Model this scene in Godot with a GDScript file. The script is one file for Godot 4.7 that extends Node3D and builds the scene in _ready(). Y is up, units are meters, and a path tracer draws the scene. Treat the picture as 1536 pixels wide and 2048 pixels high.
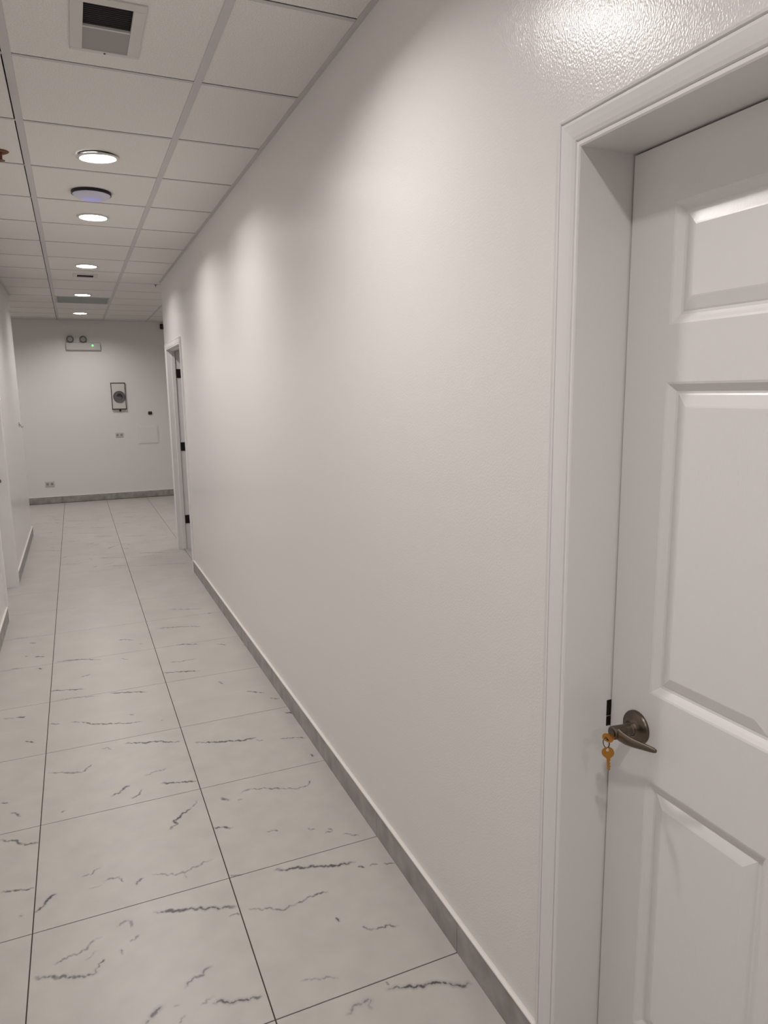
extends Node3D

const W := 0.8845          # right wall face
const LW := -0.555         # left wall face
const H := 2.667           # ceiling height
const END := -11.5         # end wall face
const CORNER_R := -7.52    # where the right wall ends
const CORNER_L := -8.93    # where the left wall ends
const BACK := 3.2
const FAR_R := 3.6
const FAR_L := -3.0
const FT := 0.5840         # floor tile
const CT := 0.6057         # ceiling grid across
const CZ := 0.6096         # ceiling grid along

# light and base colours
const EXPOSURE := 0.915
const LAMP_COLOR := Color(1.0, 0.978, 0.968)
const LAMP_ENERGY := 1.6
const GLOW := 3.0
const WALL_PAINT := Color(0.88, 0.872, 0.862)
const TRIM_PAINT := Color(0.88, 0.872, 0.868)
const CEIL_WHITE := Color(0.93, 0.92, 0.90)
const TEE_GREY := Color(0.76, 0.75, 0.74)
const FLOOR_WHITE := Color(0.71, 0.692, 0.67)

const LAMPS = [Vector2(0.195, 1.75), Vector2(0.195, -0.05), Vector2(0.195, -1.88), Vector2(0.195, -3.73), Vector2(0.204, -4.95), Vector2(0.196, -6.77), Vector2(0.186, -8.66), Vector2(0.177, -10.56), Vector2(2.01, -8.55), Vector2(-1.62, -10.38)]  # last entry is an added, unseen lamp that brightens the end wall
const VENTS = [[0.115, 0.250, -2.338, -2.630], [0.124, 0.264, -7.25, -7.39]]
const VEINS = [
	[0.3,1,0.524,-5.265,0.683,-5.196,0.76,-5.181],
	[0.5,1,0.778,-5.038,0.796,-5.038],
	[0.5,1,0.404,-4.854,0.57,-4.812,0.68,-4.766],
	[0.4,1,0.15,-4.729,0.195,-4.707,0.234,-4.674],
	[0.3,1,0.263,-4.592,0.278,-4.585],
	[0.6,1,0.481,-4.467,0.608,-4.416],
	[0.5,1,0.72,-4.362,0.766,-4.33],
	[0.4,1,0.863,-4.283,0.884,-4.26],
	[0.2,1,-0.488,-5.058,-0.404,-5.042],
	[0.7,1,-0.377,-4.914,-0.348,-4.9],
	[0.8,1,-0.336,-4.63,-0.292,-4.603],
	[0.3,1,-0.398,-4.666,-0.388,-4.655],
	[0.25,1,-0.466,-4.473,-0.4,-4.464],
	[0.9,1,-0.323,-4.419,-0.291,-4.395],
	[0.6,1,-0.217,-4.477,-0.166,-4.474,-0.088,-4.46,0.023,-4.406],
	[0.5,1,0.142,-4.362,0.18,-4.331],
	[0.3,1,0.405,-4.18,0.46,-4.159,0.559,-4.17],
	[0.35,1,-0.09,-4.167,-0.033,-4.18],
	[0.8,1,0.354,-4.022,0.448,-3.996,0.546,-3.963],
	[0.8,1,-0.24,-4.03,-0.158,-4.004,-0.067,-3.977],
	[0.7,1,0.059,-3.853,0.154,-3.825,0.245,-3.789],
	[0.2,1,-0.206,-3.887,-0.117,-3.879,-0.003,-3.844],
	[0.4,1,0.613,-3.76,0.628,-3.716],
	[0.6,1,0.728,-3.565,0.771,-3.533],
	[0.2,1,-0.444,-3.763,-0.387,-3.74],
	[0.8,1.3,-0.384,-3.748,-0.35,-3.736,-0.365,-3.733],
	[0.5,1,-0.23,-3.597,-0.185,-3.58],
	[0.8,1,-0.14,-3.578,-0.081,-3.55,-0.058,-3.526,-0.051,-3.513,0.023,-3.482,0.128,-3.444,0.185,-3.435],
	[0.3,1,0.134,-3.535,0.15,-3.531],
	[0.4,1,0.271,-3.41,0.277,-3.407],
	[0.8,1,-0.331,-3.458,-0.306,-3.441,-0.291,-3.425],
	[0.9,1.2,0.096,-3.239,0.162,-3.208,0.234,-3.192,0.289,-3.159,0.325,-3.146],
	[0.9,1.2,0.39,-3.106,0.464,-3.075,0.55,-3.049,0.578,-3.036,0.652,-3.036],
	[0.3,1,-0.008,-3.228,0.013,-3.224,0.037,-3.204],
	[0.35,1,-0.223,-3.107,-0.132,-3.062,-0.087,-3.051,-0.07,-3.07],
	[0.6,1,-0.087,-3.051,-0.07,-3.07,-0.051,-3.097],
	[0.2,1.2,0.15,-2.905,0.185,-2.918,0.24,-2.928],
	[0.75,1.6,0.017,-2.803,0.046,-2.816,0.061,-2.842,0.082,-2.857],
	[0.55,1,0.08,-2.755,0.105,-2.756,0.117,-2.783,0.133,-2.802],
	[0.8,1.2,0.207,-2.815,0.252,-2.799,0.296,-2.785,0.341,-2.769],
	[0.6,1,-0.387,-2.931,-0.363,-2.919],
	[0.5,1.4,-0.346,-2.844,-0.325,-2.825,-0.309,-2.806],
	[0.4,1.4,-0.164,-2.763,-0.157,-2.771],
	[0.85,1.4,0.2,-2.48,0.226,-2.501,0.22,-2.523,0.252,-2.558,0.272,-2.567,0.294,-2.587],
	[0.3,1,0.294,-2.587,0.325,-2.628],
	[0.7,1.5,0.35,-2.42,0.38,-2.406,0.411,-2.391],
	[0.5,2,0.409,-2.603,0.436,-2.577],
	[0.45,1,0.485,-2.606,0.509,-2.621,0.553,-2.61,0.597,-2.593,0.67,-2.556,0.728,-2.539],
	[0.65,1,0.728,-2.539,0.749,-2.55,0.771,-2.574],
	[0.3,1,0.467,-2.565,0.482,-2.559],
	[0.5,1,0.649,-3.011,0.676,-2.993],
	[0.5,1,0.751,-2.977,0.866,-2.936],
	[0.8,1,0.846,-3.234,0.878,-3.209],
	[0.6,1,0.831,-2.776,0.846,-2.761],
	[0.5,1,0.825,-3.429,0.861,-3.398],
	[0.6,1,0.743,-3.553,0.813,-3.506],
	[0.7,1,0.524,-2.318,0.557,-2.302],
	[0.4,1,0.664,-2.271,0.681,-2.255],
	[0.4,1,0.731,-2.241,0.737,-2.221,0.712,-2.222],
	[0.5,1,0.769,-2.185,0.816,-2.156],
	[0.55,1.4,-0.368,-2.668,-0.312,-2.64,-0.294,-2.615,-0.283,-2.599,-0.24,-2.598],
	[0.35,1,-0.102,-2.334,-0.071,-2.338,-0.038,-2.36],
	[0.4,1,-0.036,-2.281,0.006,-2.284,0.018,-2.265,0.03,-2.246],
	[0.65,1.3,0.062,-2.218,0.077,-2.238,0.085,-2.243],
	[0.6,1.2,-0.343,-2.362,-0.269,-2.344,-0.242,-2.344],
	[0.9,1.5,-0.235,-2.225,-0.215,-2.232,-0.204,-2.259,-0.178,-2.281],
	[0.15,1,-0.078,-2.256,-0.042,-2.266],
	[0.25,1.2,0.115,-2.248,0.167,-2.224,0.209,-2.214,0.249,-2.224,0.28,-2.238,0.312,-2.241],
	[0.3,1,0.213,-2.203,0.214,-2.183],
	[0.5,1.6,-0.278,-2.221,-0.272,-2.22],
	[0.85,1.8,0.1,-2.062,0.146,-2.047,0.185,-2.037,0.234,-2.022,0.287,-1.998,0.338,-1.981],
	[0.5,1,0.311,-1.947,0.327,-1.95,0.342,-1.948],
	[0.28,1.6,-0.006,-2.051,0.023,-2.057,0.037,-2.046,0.038,-2.027],
	[0.3,1.4,-0.18,-1.97,-0.163,-1.975,-0.106,-1.986,-0.069,-2.017,-0.05,-2.02],
	[0.15,1,-0.097,-1.948,-0.065,-1.974],
	[0.3,1.3,0.026,-1.967,0.053,-1.983],
	[0.3,1.3,-0.0,-1.951,0.005,-1.928],
	[0.5,1.8,-0.224,-1.942,-0.183,-1.927,-0.141,-1.907,-0.098,-1.888,-0.074,-1.89,-0.066,-1.908],
	[0.7,1.2,-0.066,-1.908,-0.049,-1.933],
	[0.38,1.6,0.146,-1.735,0.163,-1.751,0.187,-1.756,0.208,-1.771,0.228,-1.781],
	[0.65,2.4,0.048,-1.663,0.058,-1.686,0.074,-1.692,0.085,-1.704],
	[0.3,1.2,0.115,-1.685,0.128,-1.685],
	[0.3,1.4,0.121,-1.63,0.136,-1.648],
	[0.2,1.3,0.181,-1.663,0.216,-1.679],
	[0.75,1.8,0.21,-1.653,0.24,-1.648,0.268,-1.636,0.285,-1.633,0.333,-1.622],
	[0.85,1.8,0.491,-2.097,0.56,-2.078,0.616,-2.064,0.655,-2.046,0.705,-2.033,0.752,-2.023],
	[0.7,1.2,0.753,-1.996,0.772,-1.987],
	[0.3,1,0.789,-1.99,0.817,-1.981],
	[0.5,1,0.838,-1.975,0.872,-1.962],
	[0.4,1,0.351,-2.133,0.388,-2.121],
	[0.35,1.2,0.373,-1.958,0.469,-1.911,0.511,-1.913],
	[0.6,1.2,0.511,-1.913,0.542,-1.922,0.58,-1.931,0.618,-1.926],
	[0.7,1.3,0.602,-1.809,0.613,-1.791],
	[0.5,1.2,0.662,-1.74,0.695,-1.719],
	[0.55,1.2,0.696,-1.714,0.732,-1.716,0.766,-1.699],
	[0.22,1.2,0.438,-1.627,0.478,-1.619,0.539,-1.599],
	[0.8,2,0.646,-1.506,0.685,-1.496,0.722,-1.478,0.747,-1.477,0.792,-1.463,0.829,-1.435,0.857,-1.427],
	[0.3,2,0.519,-1.477,0.557,-1.499,0.585,-1.494,0.584,-1.469],
	[0.3,1,0.651,-1.531,0.654,-1.518],
]

var M := {}
var used_names := {}

# ------------------------------------------------------------------ mesh helper
class MB:
	var v := PackedVector3Array()
	var n := PackedVector3Array()
	var uv := PackedVector2Array()

	func tri(a: Vector3, b: Vector3, c: Vector3, r: Vector3, na = null, nb = null, nc = null):
		var f := (c - a).cross(b - a)
		if f.length_squared() < 1e-18:
			return
		f = f.normalized()
		if f.dot(r) < 0.0:
			var t := b
			b = c
			c = t
			var tn = nb
			nb = nc
			nc = tn
			f = -f
		v.append_array(PackedVector3Array([a, b, c]))
		n.append_array(PackedVector3Array([f if na == null else na, f if nb == null else nb, f if nc == null else nc]))
		uv.append_array(PackedVector2Array([Vector2(a.x, a.z), Vector2(b.x, b.z), Vector2(c.x, c.z)]))

	func quad(a: Vector3, b: Vector3, c: Vector3, d: Vector3, r: Vector3):
		tri(a, b, c, r)
		tri(a, c, d, r)

	func box(lo: Vector3, hi: Vector3):
		cbox(lo, hi, 0.0)

	# box with chamfered edges
	func cbox(lo: Vector3, hi: Vector3, ch: float):
		var ctr := (lo + hi) / 2
		var e := (hi - lo) / 2
		var g := Vector3(e.x - ch, e.y - ch, e.z - ch)
		for ax in 3:
			var p := (ax + 1) % 3
			var q := (ax + 2) % 3
			for s in [-1.0, 1.0]:
				var pts := []
				for k in [[-1, -1], [1, -1], [1, 1], [-1, 1]]:
					var o := Vector3.ZERO
					o[ax] = s * e[ax]
					o[p] = k[0] * g[p]
					o[q] = k[1] * g[q]
					pts.append(ctr + o)
				var r := Vector3.ZERO
				r[ax] = s
				quad(pts[0], pts[1], pts[2], pts[3], r)
				if ch > 0.0:
					for s2 in [-1.0, 1.0]:
						var a := Vector3.ZERO
						var b := Vector3.ZERO
						a[ax] = s * e[ax]
						a[p] = s2 * g[p]
						b[ax] = s * g[ax]
						b[p] = s2 * e[p]
						var la := a
						var lb := b
						la[q] = -g[q]
						lb[q] = -g[q]
						var ha := a
						var hb := b
						ha[q] = g[q]
						hb[q] = g[q]
						var rr := Vector3.ZERO
						rr[ax] = s
						rr[p] = s2
						quad(ctr + la, ctr + ha, ctr + hb, ctr + lb, rr)
		if ch > 0.0:
			for sx in [-1.0, 1.0]:
				for sy in [-1.0, 1.0]:
					for sz in [-1.0, 1.0]:
						tri(ctr + Vector3(sx * e.x, sy * g.y, sz * g.z), ctr + Vector3(sx * g.x, sy * e.y, sz * g.z), ctr + Vector3(sx * g.x, sy * g.y, sz * e.z), Vector3(sx, sy, sz))

	# profile of (radius, height) about +y; outward is to the right of its run
	func lathe(profile: Array, xf := Transform3D.IDENTITY, seg := 32):
		for i in profile.size() - 1:
			var p: Vector2 = profile[i]
			var q: Vector2 = profile[i + 1]
			var t := (q - p).normalized()
			var nn := Vector2(t.y, -t.x)
			for k in seg:
				var a0 := TAU * k / seg
				var a1 := TAU * (k + 1) / seg
				var d0 := Vector3(cos(a0), 0, sin(a0))
				var d1 := Vector3(cos(a1), 0, sin(a1))
				var up := Vector3(0, 1, 0)
				var n0 := (xf.basis * (d0 * nn.x + up * nn.y)).normalized()
				var n1 := (xf.basis * (d1 * nn.x + up * nn.y)).normalized()
				var a := xf * (d0 * p.x + up * p.y)
				var b := xf * (d1 * p.x + up * p.y)
				var c := xf * (d1 * q.x + up * q.y)
				var d := xf * (d0 * q.x + up * q.y)
				var r := n0 + n1
				tri(a, b, c, r, n0, n1, n1)
				tri(a, c, d, r, n0, n1, n0)

	# a bar of elliptic section along points; sizes are half width (across side) and half height (along up)
	func sweep(pts: Array, sizes: Array, up: Vector3, seg := 14):
		var rings := []
		var norms := []
		for i in pts.size():
			var t: Vector3 = (pts[min(i + 1, pts.size() - 1)] - pts[max(i - 1, 0)]).normalized()
			var side := t.cross(up).normalized()
			var u := side.cross(t).normalized()
			var ring := []
			var nr := []
			for k in seg:
				var a := TAU * k / seg
				var s: Vector2 = sizes[i]
				ring.append(pts[i] + side * cos(a) * s.x + u * sin(a) * s.y)
				nr.append((side * cos(a) * s.y + u * sin(a) * s.x).normalized())
			rings.append(ring)
			norms.append(nr)
		for i in pts.size() - 1:
			for k in seg:
				var k2 := (k + 1) % seg
				var r: Vector3 = norms[i][k] + norms[i][k2]
				tri(rings[i][k], rings[i][k2], rings[i + 1][k2], r, norms[i][k], norms[i][k2], norms[i + 1][k2])
				tri(rings[i][k], rings[i + 1][k2], rings[i + 1][k], r, norms[i][k], norms[i + 1][k2], norms[i + 1][k])
		for e in [0, pts.size() - 1]:
			var o: Vector3 = (pts[0] - pts[1]) if e == 0 else (pts[e] - pts[e - 1])
			for k in seg:
				tri(pts[e], rings[e][k], rings[e][(k + 1) % seg], o)

	# flat polygon given in (x, y), thickness along z, placed by xf
	func plate(poly: PackedVector2Array, thick: float, xf: Transform3D):
		var ids := Geometry2D.triangulate_polygon(poly)
		for s in [-1.0, 1.0]:
			for i in range(0, ids.size(), 3):
				var q := []
				for k in 3:
					q.append(xf * Vector3(poly[ids[i + k]].x, poly[ids[i + k]].y, s * thick / 2))
				tri(q[0], q[1], q[2], xf.basis * Vector3(0, 0, s))
		var area := 0.0
		for i in poly.size():
			area += poly[i].cross(poly[(i + 1) % poly.size()])
		for i in poly.size():
			var a := poly[i]
			var b := poly[(i + 1) % poly.size()]
			var o := Vector3(b.y - a.y, a.x - b.x, 0) * signf(area)
			quad(xf * Vector3(a.x, a.y, -thick / 2), xf * Vector3(b.x, b.y, -thick / 2), xf * Vector3(b.x, b.y, thick / 2), xf * Vector3(a.x, a.y, thick / 2), xf.basis * o)

	func mesh() -> ArrayMesh:
		var arr := []
		arr.resize(Mesh.ARRAY_MAX)
		arr[Mesh.ARRAY_VERTEX] = v
		arr[Mesh.ARRAY_NORMAL] = n
		arr[Mesh.ARRAY_TEX_UV] = uv
		var m := ArrayMesh.new()
		m.add_surface_from_arrays(Mesh.PRIMITIVE_TRIANGLES, arr)
		return m

# ------------------------------------------------------------------ node helpers
func numbered(called: String) -> String:
	var k: int = used_names.get(called, 0)
	used_names[called] = k + 1
	return called if k == 0 else "%s_%03d" % [called, k]

func tag(o: Node, label: String, category: String, group := ""):
	o.set_meta("label", label)
	o.set_meta("category", category)
	if group != "":
		o.set_meta("group", group)

func put(called: String, mb: MB, material: Material, parent: Node = null) -> MeshInstance3D:
	return put_mesh(called, mb.mesh(), material, parent)

func put_mesh(called: String, mesh: Mesh, material: Material, parent: Node = null) -> MeshInstance3D:
	var o := MeshInstance3D.new()
	o.mesh = mesh
	o.material_override = material
	o.cast_shadow = GeometryInstance3D.SHADOW_CASTING_SETTING_ON
	if parent == null:
		o.name = numbered(called)
		add_child(o)
	else:
		o.name = called
		parent.add_child(o, true)
	return o

func base(called: String, at := Vector3.ZERO, turn := 0.0) -> Node3D:
	var o := Node3D.new()
	o.name = numbered(called)
	add_child(o)
	o.position = at
	o.rotation.y = turn
	return o

func structure(o: Node) -> Node:
	o.set_meta("kind", "structure")
	return o

func slab(called: String, boxes: Array, material: Material) -> MeshInstance3D:
	var mb := MB.new()
	for b in boxes:
		mb.box(b[0], b[1])
	var o := put(called, mb, material)
	structure(o)
	return o

# ------------------------------------------------------------------ materials
func noise_image(seed_: int, freq: float, size: int, octaves := 3) -> Image:
	var f := FastNoiseLite.new()
	f.seed = seed_
	f.noise_type = FastNoiseLite.TYPE_SIMPLEX_SMOOTH
	f.frequency = freq
	f.fractal_octaves = octaves
	return f.get_seamless_image(size, size)

func tex(im: Image) -> ImageTexture:
	return ImageTexture.create_from_image(im)

func ramp_image(src: Image, lo: Color, hi: Color) -> Image:
	var im := Image.create(src.get_width(), src.get_height(), false, Image.FORMAT_RGB8)
	for y in src.get_height():
		for x in src.get_width():
			im.set_pixel(x, y, lo.lerp(hi, src.get_pixel(x, y).r))
	return im

func mat(c: Color, rough: float, metal := 0.0) -> StandardMaterial3D:
	var m := StandardMaterial3D.new()
	m.albedo_color = c
	m.roughness = rough
	m.metallic = metal
	return m

func bumpy(m: StandardMaterial3D, im: Image, scale: Vector3, relief: float) -> StandardMaterial3D:
	m.uv1_triplanar = true
	m.uv1_world_triplanar = true
	m.uv1_scale = scale
	m.heightmap_enabled = true
	m.heightmap_texture = tex(im)
	m.heightmap_scale = relief
	return m

# print of the porcelain tiles, 3 tiles across and a number of rows along, from row line z_start away from the viewer
func paint_veins(w: int, h: int, z_start: float, rows: float) -> Image:
	var cloud := ramp_image(noise_image(41, 0.03, 128, 3), FLOOR_WHITE.darkened(0.045), FLOOR_WHITE.lightened(0.015))
	cloud.resize(512, 512, Image.INTERPOLATE_CUBIC)
	var im := Image.create(w, h, false, Image.FORMAT_RGB8)
	for y in range(0, h, 512):
		for x in range(0, w, 512):
			im.blit_rect(cloud, Rect2i(0, 0, 512, 512), Vector2i(x, y))
	var fine := FastNoiseLite.new()
	fine.seed = 9
	fine.frequency = 28.0       # per metre
	fine.fractal_octaves = 3
	var px := w / (3.0 * FT)
	var py := h / (rows * FT)
	var depth := {}
	for vi in VEINS.size():
		var s: Array = VEINS[vi]
		var dark: float = s[0]
		var wide: float = s[1]
		var total := 0.0
		for i in range(2, s.size() - 2, 2):
			total += Vector2(s[i + 2] - s[i], s[i + 3] - s[i + 1]).length()
		var run := 0.0
		for i in range(2, s.size() - 2, 2):
			var a := Vector2(s[i] + 0.8234, -s[i + 1] - z_start)
			var b := Vector2(s[i + 2] + 0.8234, -s[i + 3] - z_start)
			var steps := int((b - a).length() * px) + 1
			var across := (b - a).orthogonal().normalized()
			for k in steps:
				var t := float(k) / steps
				var c := a.lerp(b, t)
				if c.y < 0.0 or c.y > rows * FT:
					continue
				var along := (run + t * (b - a).length()) / maxf(total, 0.001)
				var fade := clampf(minf(along, 1.0 - along) * 5.0 + 0.2, 0.0, 1.0)
				var nz := fine.get_noise_2d(c.x * 1.3 + vi * 3.1, c.y * 1.3)
				var nz2 := fine.get_noise_2d(c.x + 50.0 + vi * 1.7, c.y)
				var nz3 := fine.get_noise_2d(c.x * 2.5 + 90.0 + vi * 1.7, c.y)
				c += across * nz * 0.010
				var rad := 0.0015 * maxf(1.0, pow(-s[3] / 1.6, 1.1)) * wide * (1.0 + 1.2 * nz2)
				var soft := maxf(0.0065 * wide, rad * 1.6)
				var strength := pow(dark, 0.8) * fade * clampf(0.82 + 1.1 * nz3, 0.2, 1.0)
				var rx := int(soft * px) + 1
				var ry := int(soft * py) + 1
				for dy in range(-ry, ry + 1):
					for dx in range(-rx, rx + 1):
						var q := Vector2i(int(c.x * px) + dx, int(c.y * py) + dy)
						if q.x < 0 or q.y < 0 or q.x >= w or q.y >= h:
							continue
						var dist := (Vector2((q.x + 0.5) / px, (q.y + 0.5) / py) - c).length()
						var core := clampf(1.5 - dist / maxf(rad, 0.0007), 0.0, 1.0) * 0.92
						var halo := pow(clampf(1.0 - dist / soft, 0.0, 1.0), 1.5) * 0.36
						var amount := strength * maxf(core, halo)
						if amount > 0.004 and amount > depth.get(q, 0.0):
							depth[q] = amount
			run += (b - a).length()
	var ink := Color(0.13, 0.125, 0.13)
	for q in depth:
		im.set_pixelv(q, im.get_pixelv(q).lerp(ink, depth[q]))
	return im

func floor_material(w: int, h: int, z_start: float, rows: float) -> StandardMaterial3D:
	var m := mat(Color.WHITE, 0.36)
	m.albedo_texture = tex(paint_veins(w, h, z_start, rows))
	m.uv1_scale = Vector3(1.0 / (3.0 * FT), -1.0 / (rows * FT), 1)
	m.uv1_offset = Vector3(0.8234 / (3.0 * FT), -z_start / (rows * FT), 0)
	return m

func make_materials():
	var peel := noise_image(3, 0.11, 1024, 2)
	var grain := noise_image(5, 0.2, 512, 3)
	var sand := noise_image(7, 0.35, 512, 3)
	M.wall = bumpy(mat(WALL_PAINT, 0.25), peel, Vector3(2.0, 1.2, 2.0), 0.031)
	M.wall.metallic_specular = 0.5
	M.trim = bumpy(mat(TRIM_PAINT, 0.33), grain, Vector3(3.0, 0.5, 3.0), 0.012)
	M.door = bumpy(mat(TRIM_PAINT, 0.30), grain, Vector3(4.0, 0.5, 4.0), 0.018)
	M.tile_ceiling = bumpy(mat(Color.WHITE, 0.95), sand, Vector3(2.2, 2.2, 2.2), 0.06)
	M.tile_ceiling.albedo_texture = tex(ramp_image(noise_image(11, 0.3, 256, 3), CEIL_WHITE.darkened(0.12), CEIL_WHITE.lightened(0.05)))
	M.tee = mat(TEE_GREY, 0.5)
	M.concrete = mat(Color(0.50, 0.49, 0.48), 0.9)
	M.galvanised = mat(Color(0.55, 0.55, 0.55), 0.45, 0.9)
	# tiles near the viewer share a fine print, the others a coarser one of nine rows that repeats
	M.floor_near = floor_material(1536, 2048, 0.9564, 4.0)
	M.floor = floor_material(768, 2048, 0.9564, 9.0)
	M.grout = mat(Color(0.26, 0.21, 0.19), 0.9)
	var stone := noise_image(17, 0.012, 512, 4)
	M.baseboard = mat(Color.WHITE, 0.45)
	M.baseboard.albedo_texture = tex(ramp_image(stone, Color(0.52, 0.51, 0.495), Color(0.67, 0.655, 0.64)))
	M.baseboard.uv1_triplanar = true
	M.baseboard.uv1_world_triplanar = true
	M.baseboard.uv1_scale = Vector3(1.3, 1.3, 1.3)
	M.caulk = mat(Color(0.86, 0.84, 0.82), 0.5)
	M.plastic = mat(Color(0.80, 0.79, 0.77), 0.45)
	M.plastic_grey = mat(Color(0.62, 0.62, 0.61), 0.5)
	M.black = mat(Color(0.04, 0.04, 0.042), 0.5)
	M.hinge = mat(Color(0.035, 0.033, 0.032), 0.45)
	M.nickel = mat(Color(0.43, 0.39, 0.35), 0.33, 1.0)
	M.bronze = mat(Color(0.16, 0.12, 0.09), 0.45, 0.8)
	M.brass = mat(Color(0.80, 0.57, 0.27), 0.28, 1.0)
	M.steel = mat(Color(0.5, 0.5, 0.5), 0.3, 1.0)
	M.rust = mat(Color(0.45, 0.27, 0.18), 0.6)
	M.glow = mat(Color(0.9, 0.9, 0.9), 0.4)
	M.glow.emission_enabled = true
	M.glow.emission = LAMP_COLOR
	M.glow.emission_energy_multiplier = GLOW
	M.baffle = mat(Color(0.94, 0.93, 0.92), 0.5)
	M.led_green = mat(Color(0.3, 0.8, 0.4), 0.4)
	M.led_green.emission_enabled = true
	M.led_green.emission = Color(0.45, 1.0, 0.5)
	M.led_green.emission_energy_multiplier = 1.5
	M.led_blue = mat(Color(0.72, 0.72, 0.88), 0.4)
	M.led_blue.emission_enabled = true
	M.led_blue.emission = Color(0.55, 0.53, 0.92)
	M.led_blue.emission_energy_multiplier = 0.22
	M.dome = mat(Color(0.80, 0.80, 0.87), 0.45)

# ------------------------------------------------------------------ doors
# local frame of an opening: x across from 0 to w, y up, z out of the wall towards the corridor
const CASING := [[0.0, 0.0], [0.0, 0.008], [0.003, 0.010], [0.009, 0.010], [0.0115, 0.0030], [0.014, 0.0095], [0.020, 0.012], [0.030, 0.0145], [0.042, 0.0165], [0.0465, 0.0165], [0.049, 0.0060], [0.0515, 0.015], [0.0555, 0.016], [0.058, 0.013], [0.058, 0.0]]

func casing_run(a: Vector2, da: Vector2, b: Vector2, db: Vector2, face: Vector2) -> MB:
	var mb := MB.new()
	for i in CASING.size() - 1:
		var p: Array = CASING[i]
		var q: Array = CASING[i + 1]
		var r := Vector3(face.x * -(q[1] - p[1]), face.y * -(q[1] - p[1]), q[0] - p[0])
		if r.length() < 1e-6:
			r = Vector3(0, 0, 1)
		mb.quad(Vector3(a.x + da.x * p[0], a.y + da.y * p[0], p[1]), Vector3(b.x + db.x * p[0], b.y + db.y * p[0], p[1]), Vector3(b.x + db.x * q[0], b.y + db.y * q[0], q[1]), Vector3(a.x + da.x * q[0], a.y + da.y * q[0], q[1]), r)
	return mb

func door_trim(called: String, at: Vector3, turn: float, w: float, h: float, depth: float, stop: float) -> Node3D:
	var t := base(called, at, turn)
	structure(t)
	put("casing", casing_run(Vector2(0, 0), Vector2(-1, 0), Vector2(0, h), Vector2(-1, 1), Vector2(-1, 0)), M.trim, t)
	put("casing", casing_run(Vector2(0, h), Vector2(-1, 1), Vector2(w, h), Vector2(1, 1), Vector2(0, 1)), M.trim, t)
	put("casing", casing_run(Vector2(w, h), Vector2(1, 1), Vector2(w, 0), Vector2(1, 0), Vector2(1, 0)), M.trim, t)
	for b in [[Vector3(-0.018, 0, -depth), Vector3(0, h, 0)], [Vector3(w, 0, -depth), Vector3(w + 0.018, h, 0)], [Vector3(-0.018, h, -depth), Vector3(w + 0.018, h + 0.018, 0)]]:
		var mb := MB.new()
		mb.box(b[0], b[1])
		put("jamb", mb, M.trim, t)
	if stop > 0.0:
		for b in [[Vector3(0, 0, -stop), Vector3(0.011, h - 0.011, -stop + 0.035)], [Vector3(w - 0.011, 0, -stop), Vector3(w, h - 0.011, -stop + 0.035)], [Vector3(0, h - 0.011, -stop), Vector3(w, h, -stop + 0.035)]]:
			var mb := MB.new()
			mb.cbox(b[0], b[1], 0.002)
			put("door_stop", mb, M.trim, t)
	return t

func panel_mesh(x0: float, x1: float, y0: float, y1: float, z: float, s: float) -> MB:
	var rings := [[0.0, 0.0], [0.004, -0.0012], [0.010, -0.0055], [0.016, -0.0105], [0.021, -0.0110], [0.024, -0.0095], [0.043, -0.0035], [0.046, -0.0028]]
	var mb := MB.new()
	for i in rings.size() - 1:
		var p: Array = rings[i]
		var q: Array = rings[i + 1]
		var a := [Vector3(x0 + p[0], y0 + p[0], z + s * p[1]), Vector3(x1 - p[0], y0 + p[0], z + s * p[1]), Vector3(x1 - p[0], y1 - p[0], z + s * p[1]), Vector3(x0 + p[0], y1 - p[0], z + s * p[1])]
		var b := [Vector3(x0 + q[0], y0 + q[0], z + s * q[1]), Vector3(x1 - q[0], y0 + q[0], z + s * q[1]), Vector3(x1 - q[0], y1 - q[0], z + s * q[1]), Vector3(x0 + q[0], y1 - q[0], z + s * q[1])]
		for k in 4:
			var k2 := (k + 1) % 4
			mb.quad(a[k], a[k2], b[k2], b[k], Vector3(0, 0, s))
	var l: Array = rings[-1]
	mb.quad(Vector3(x0 + l[0], y0 + l[0], z + s * l[1]), Vector3(x1 - l[0], y0 + l[0], z + s * l[1]), Vector3(x1 - l[0], y1 - l[0], z + s * l[1]), Vector3(x0 + l[0], y1 - l[0], z + s * l[1]), Vector3(0, 0, s))
	return mb

# six-panel leaf in the frame of the opening, front at z = front
func door_leaf(t: Node3D, x0: float, x1: float, top: float, front: float):
	var th := 0.035
	var ys := [0.008, 0.225, 0.796, 0.978, 1.584, 1.686, 1.896, top]
	var st := 0.105
	var pw := 0.277 * (x1 - x0) / 0.862
	var xs := [x0, x0 + st, x0 + st + pw, x1 - st - pw, x1 - st, x1]
	var mb := MB.new()
	for i in [0, 2, 4]:
		mb.box(Vector3(xs[i], ys[0], front - th), Vector3(xs[i + 1], ys[7], front))
	for c in [1, 3]:
		for r in [0, 2, 4, 6]:
			mb.box(Vector3(xs[c], ys[r], front - th), Vector3(xs[c + 1], ys[r + 1], front))
	put("leaf", mb, M.door, t)
	for c in [1, 3]:
		for r in [1, 3, 5]:
			var p := panel_mesh(xs[c], xs[c + 1], ys[r], ys[r + 1], front, 1.0)
			var back := panel_mesh(xs[c], xs[c + 1], ys[r], ys[r + 1], front - th, -1.0)
			p.v.append_array(back.v)
			p.n.append_array(back.n)
			p.uv.append_array(back.uv)
			put("panel", p, M.door, t)

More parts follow.
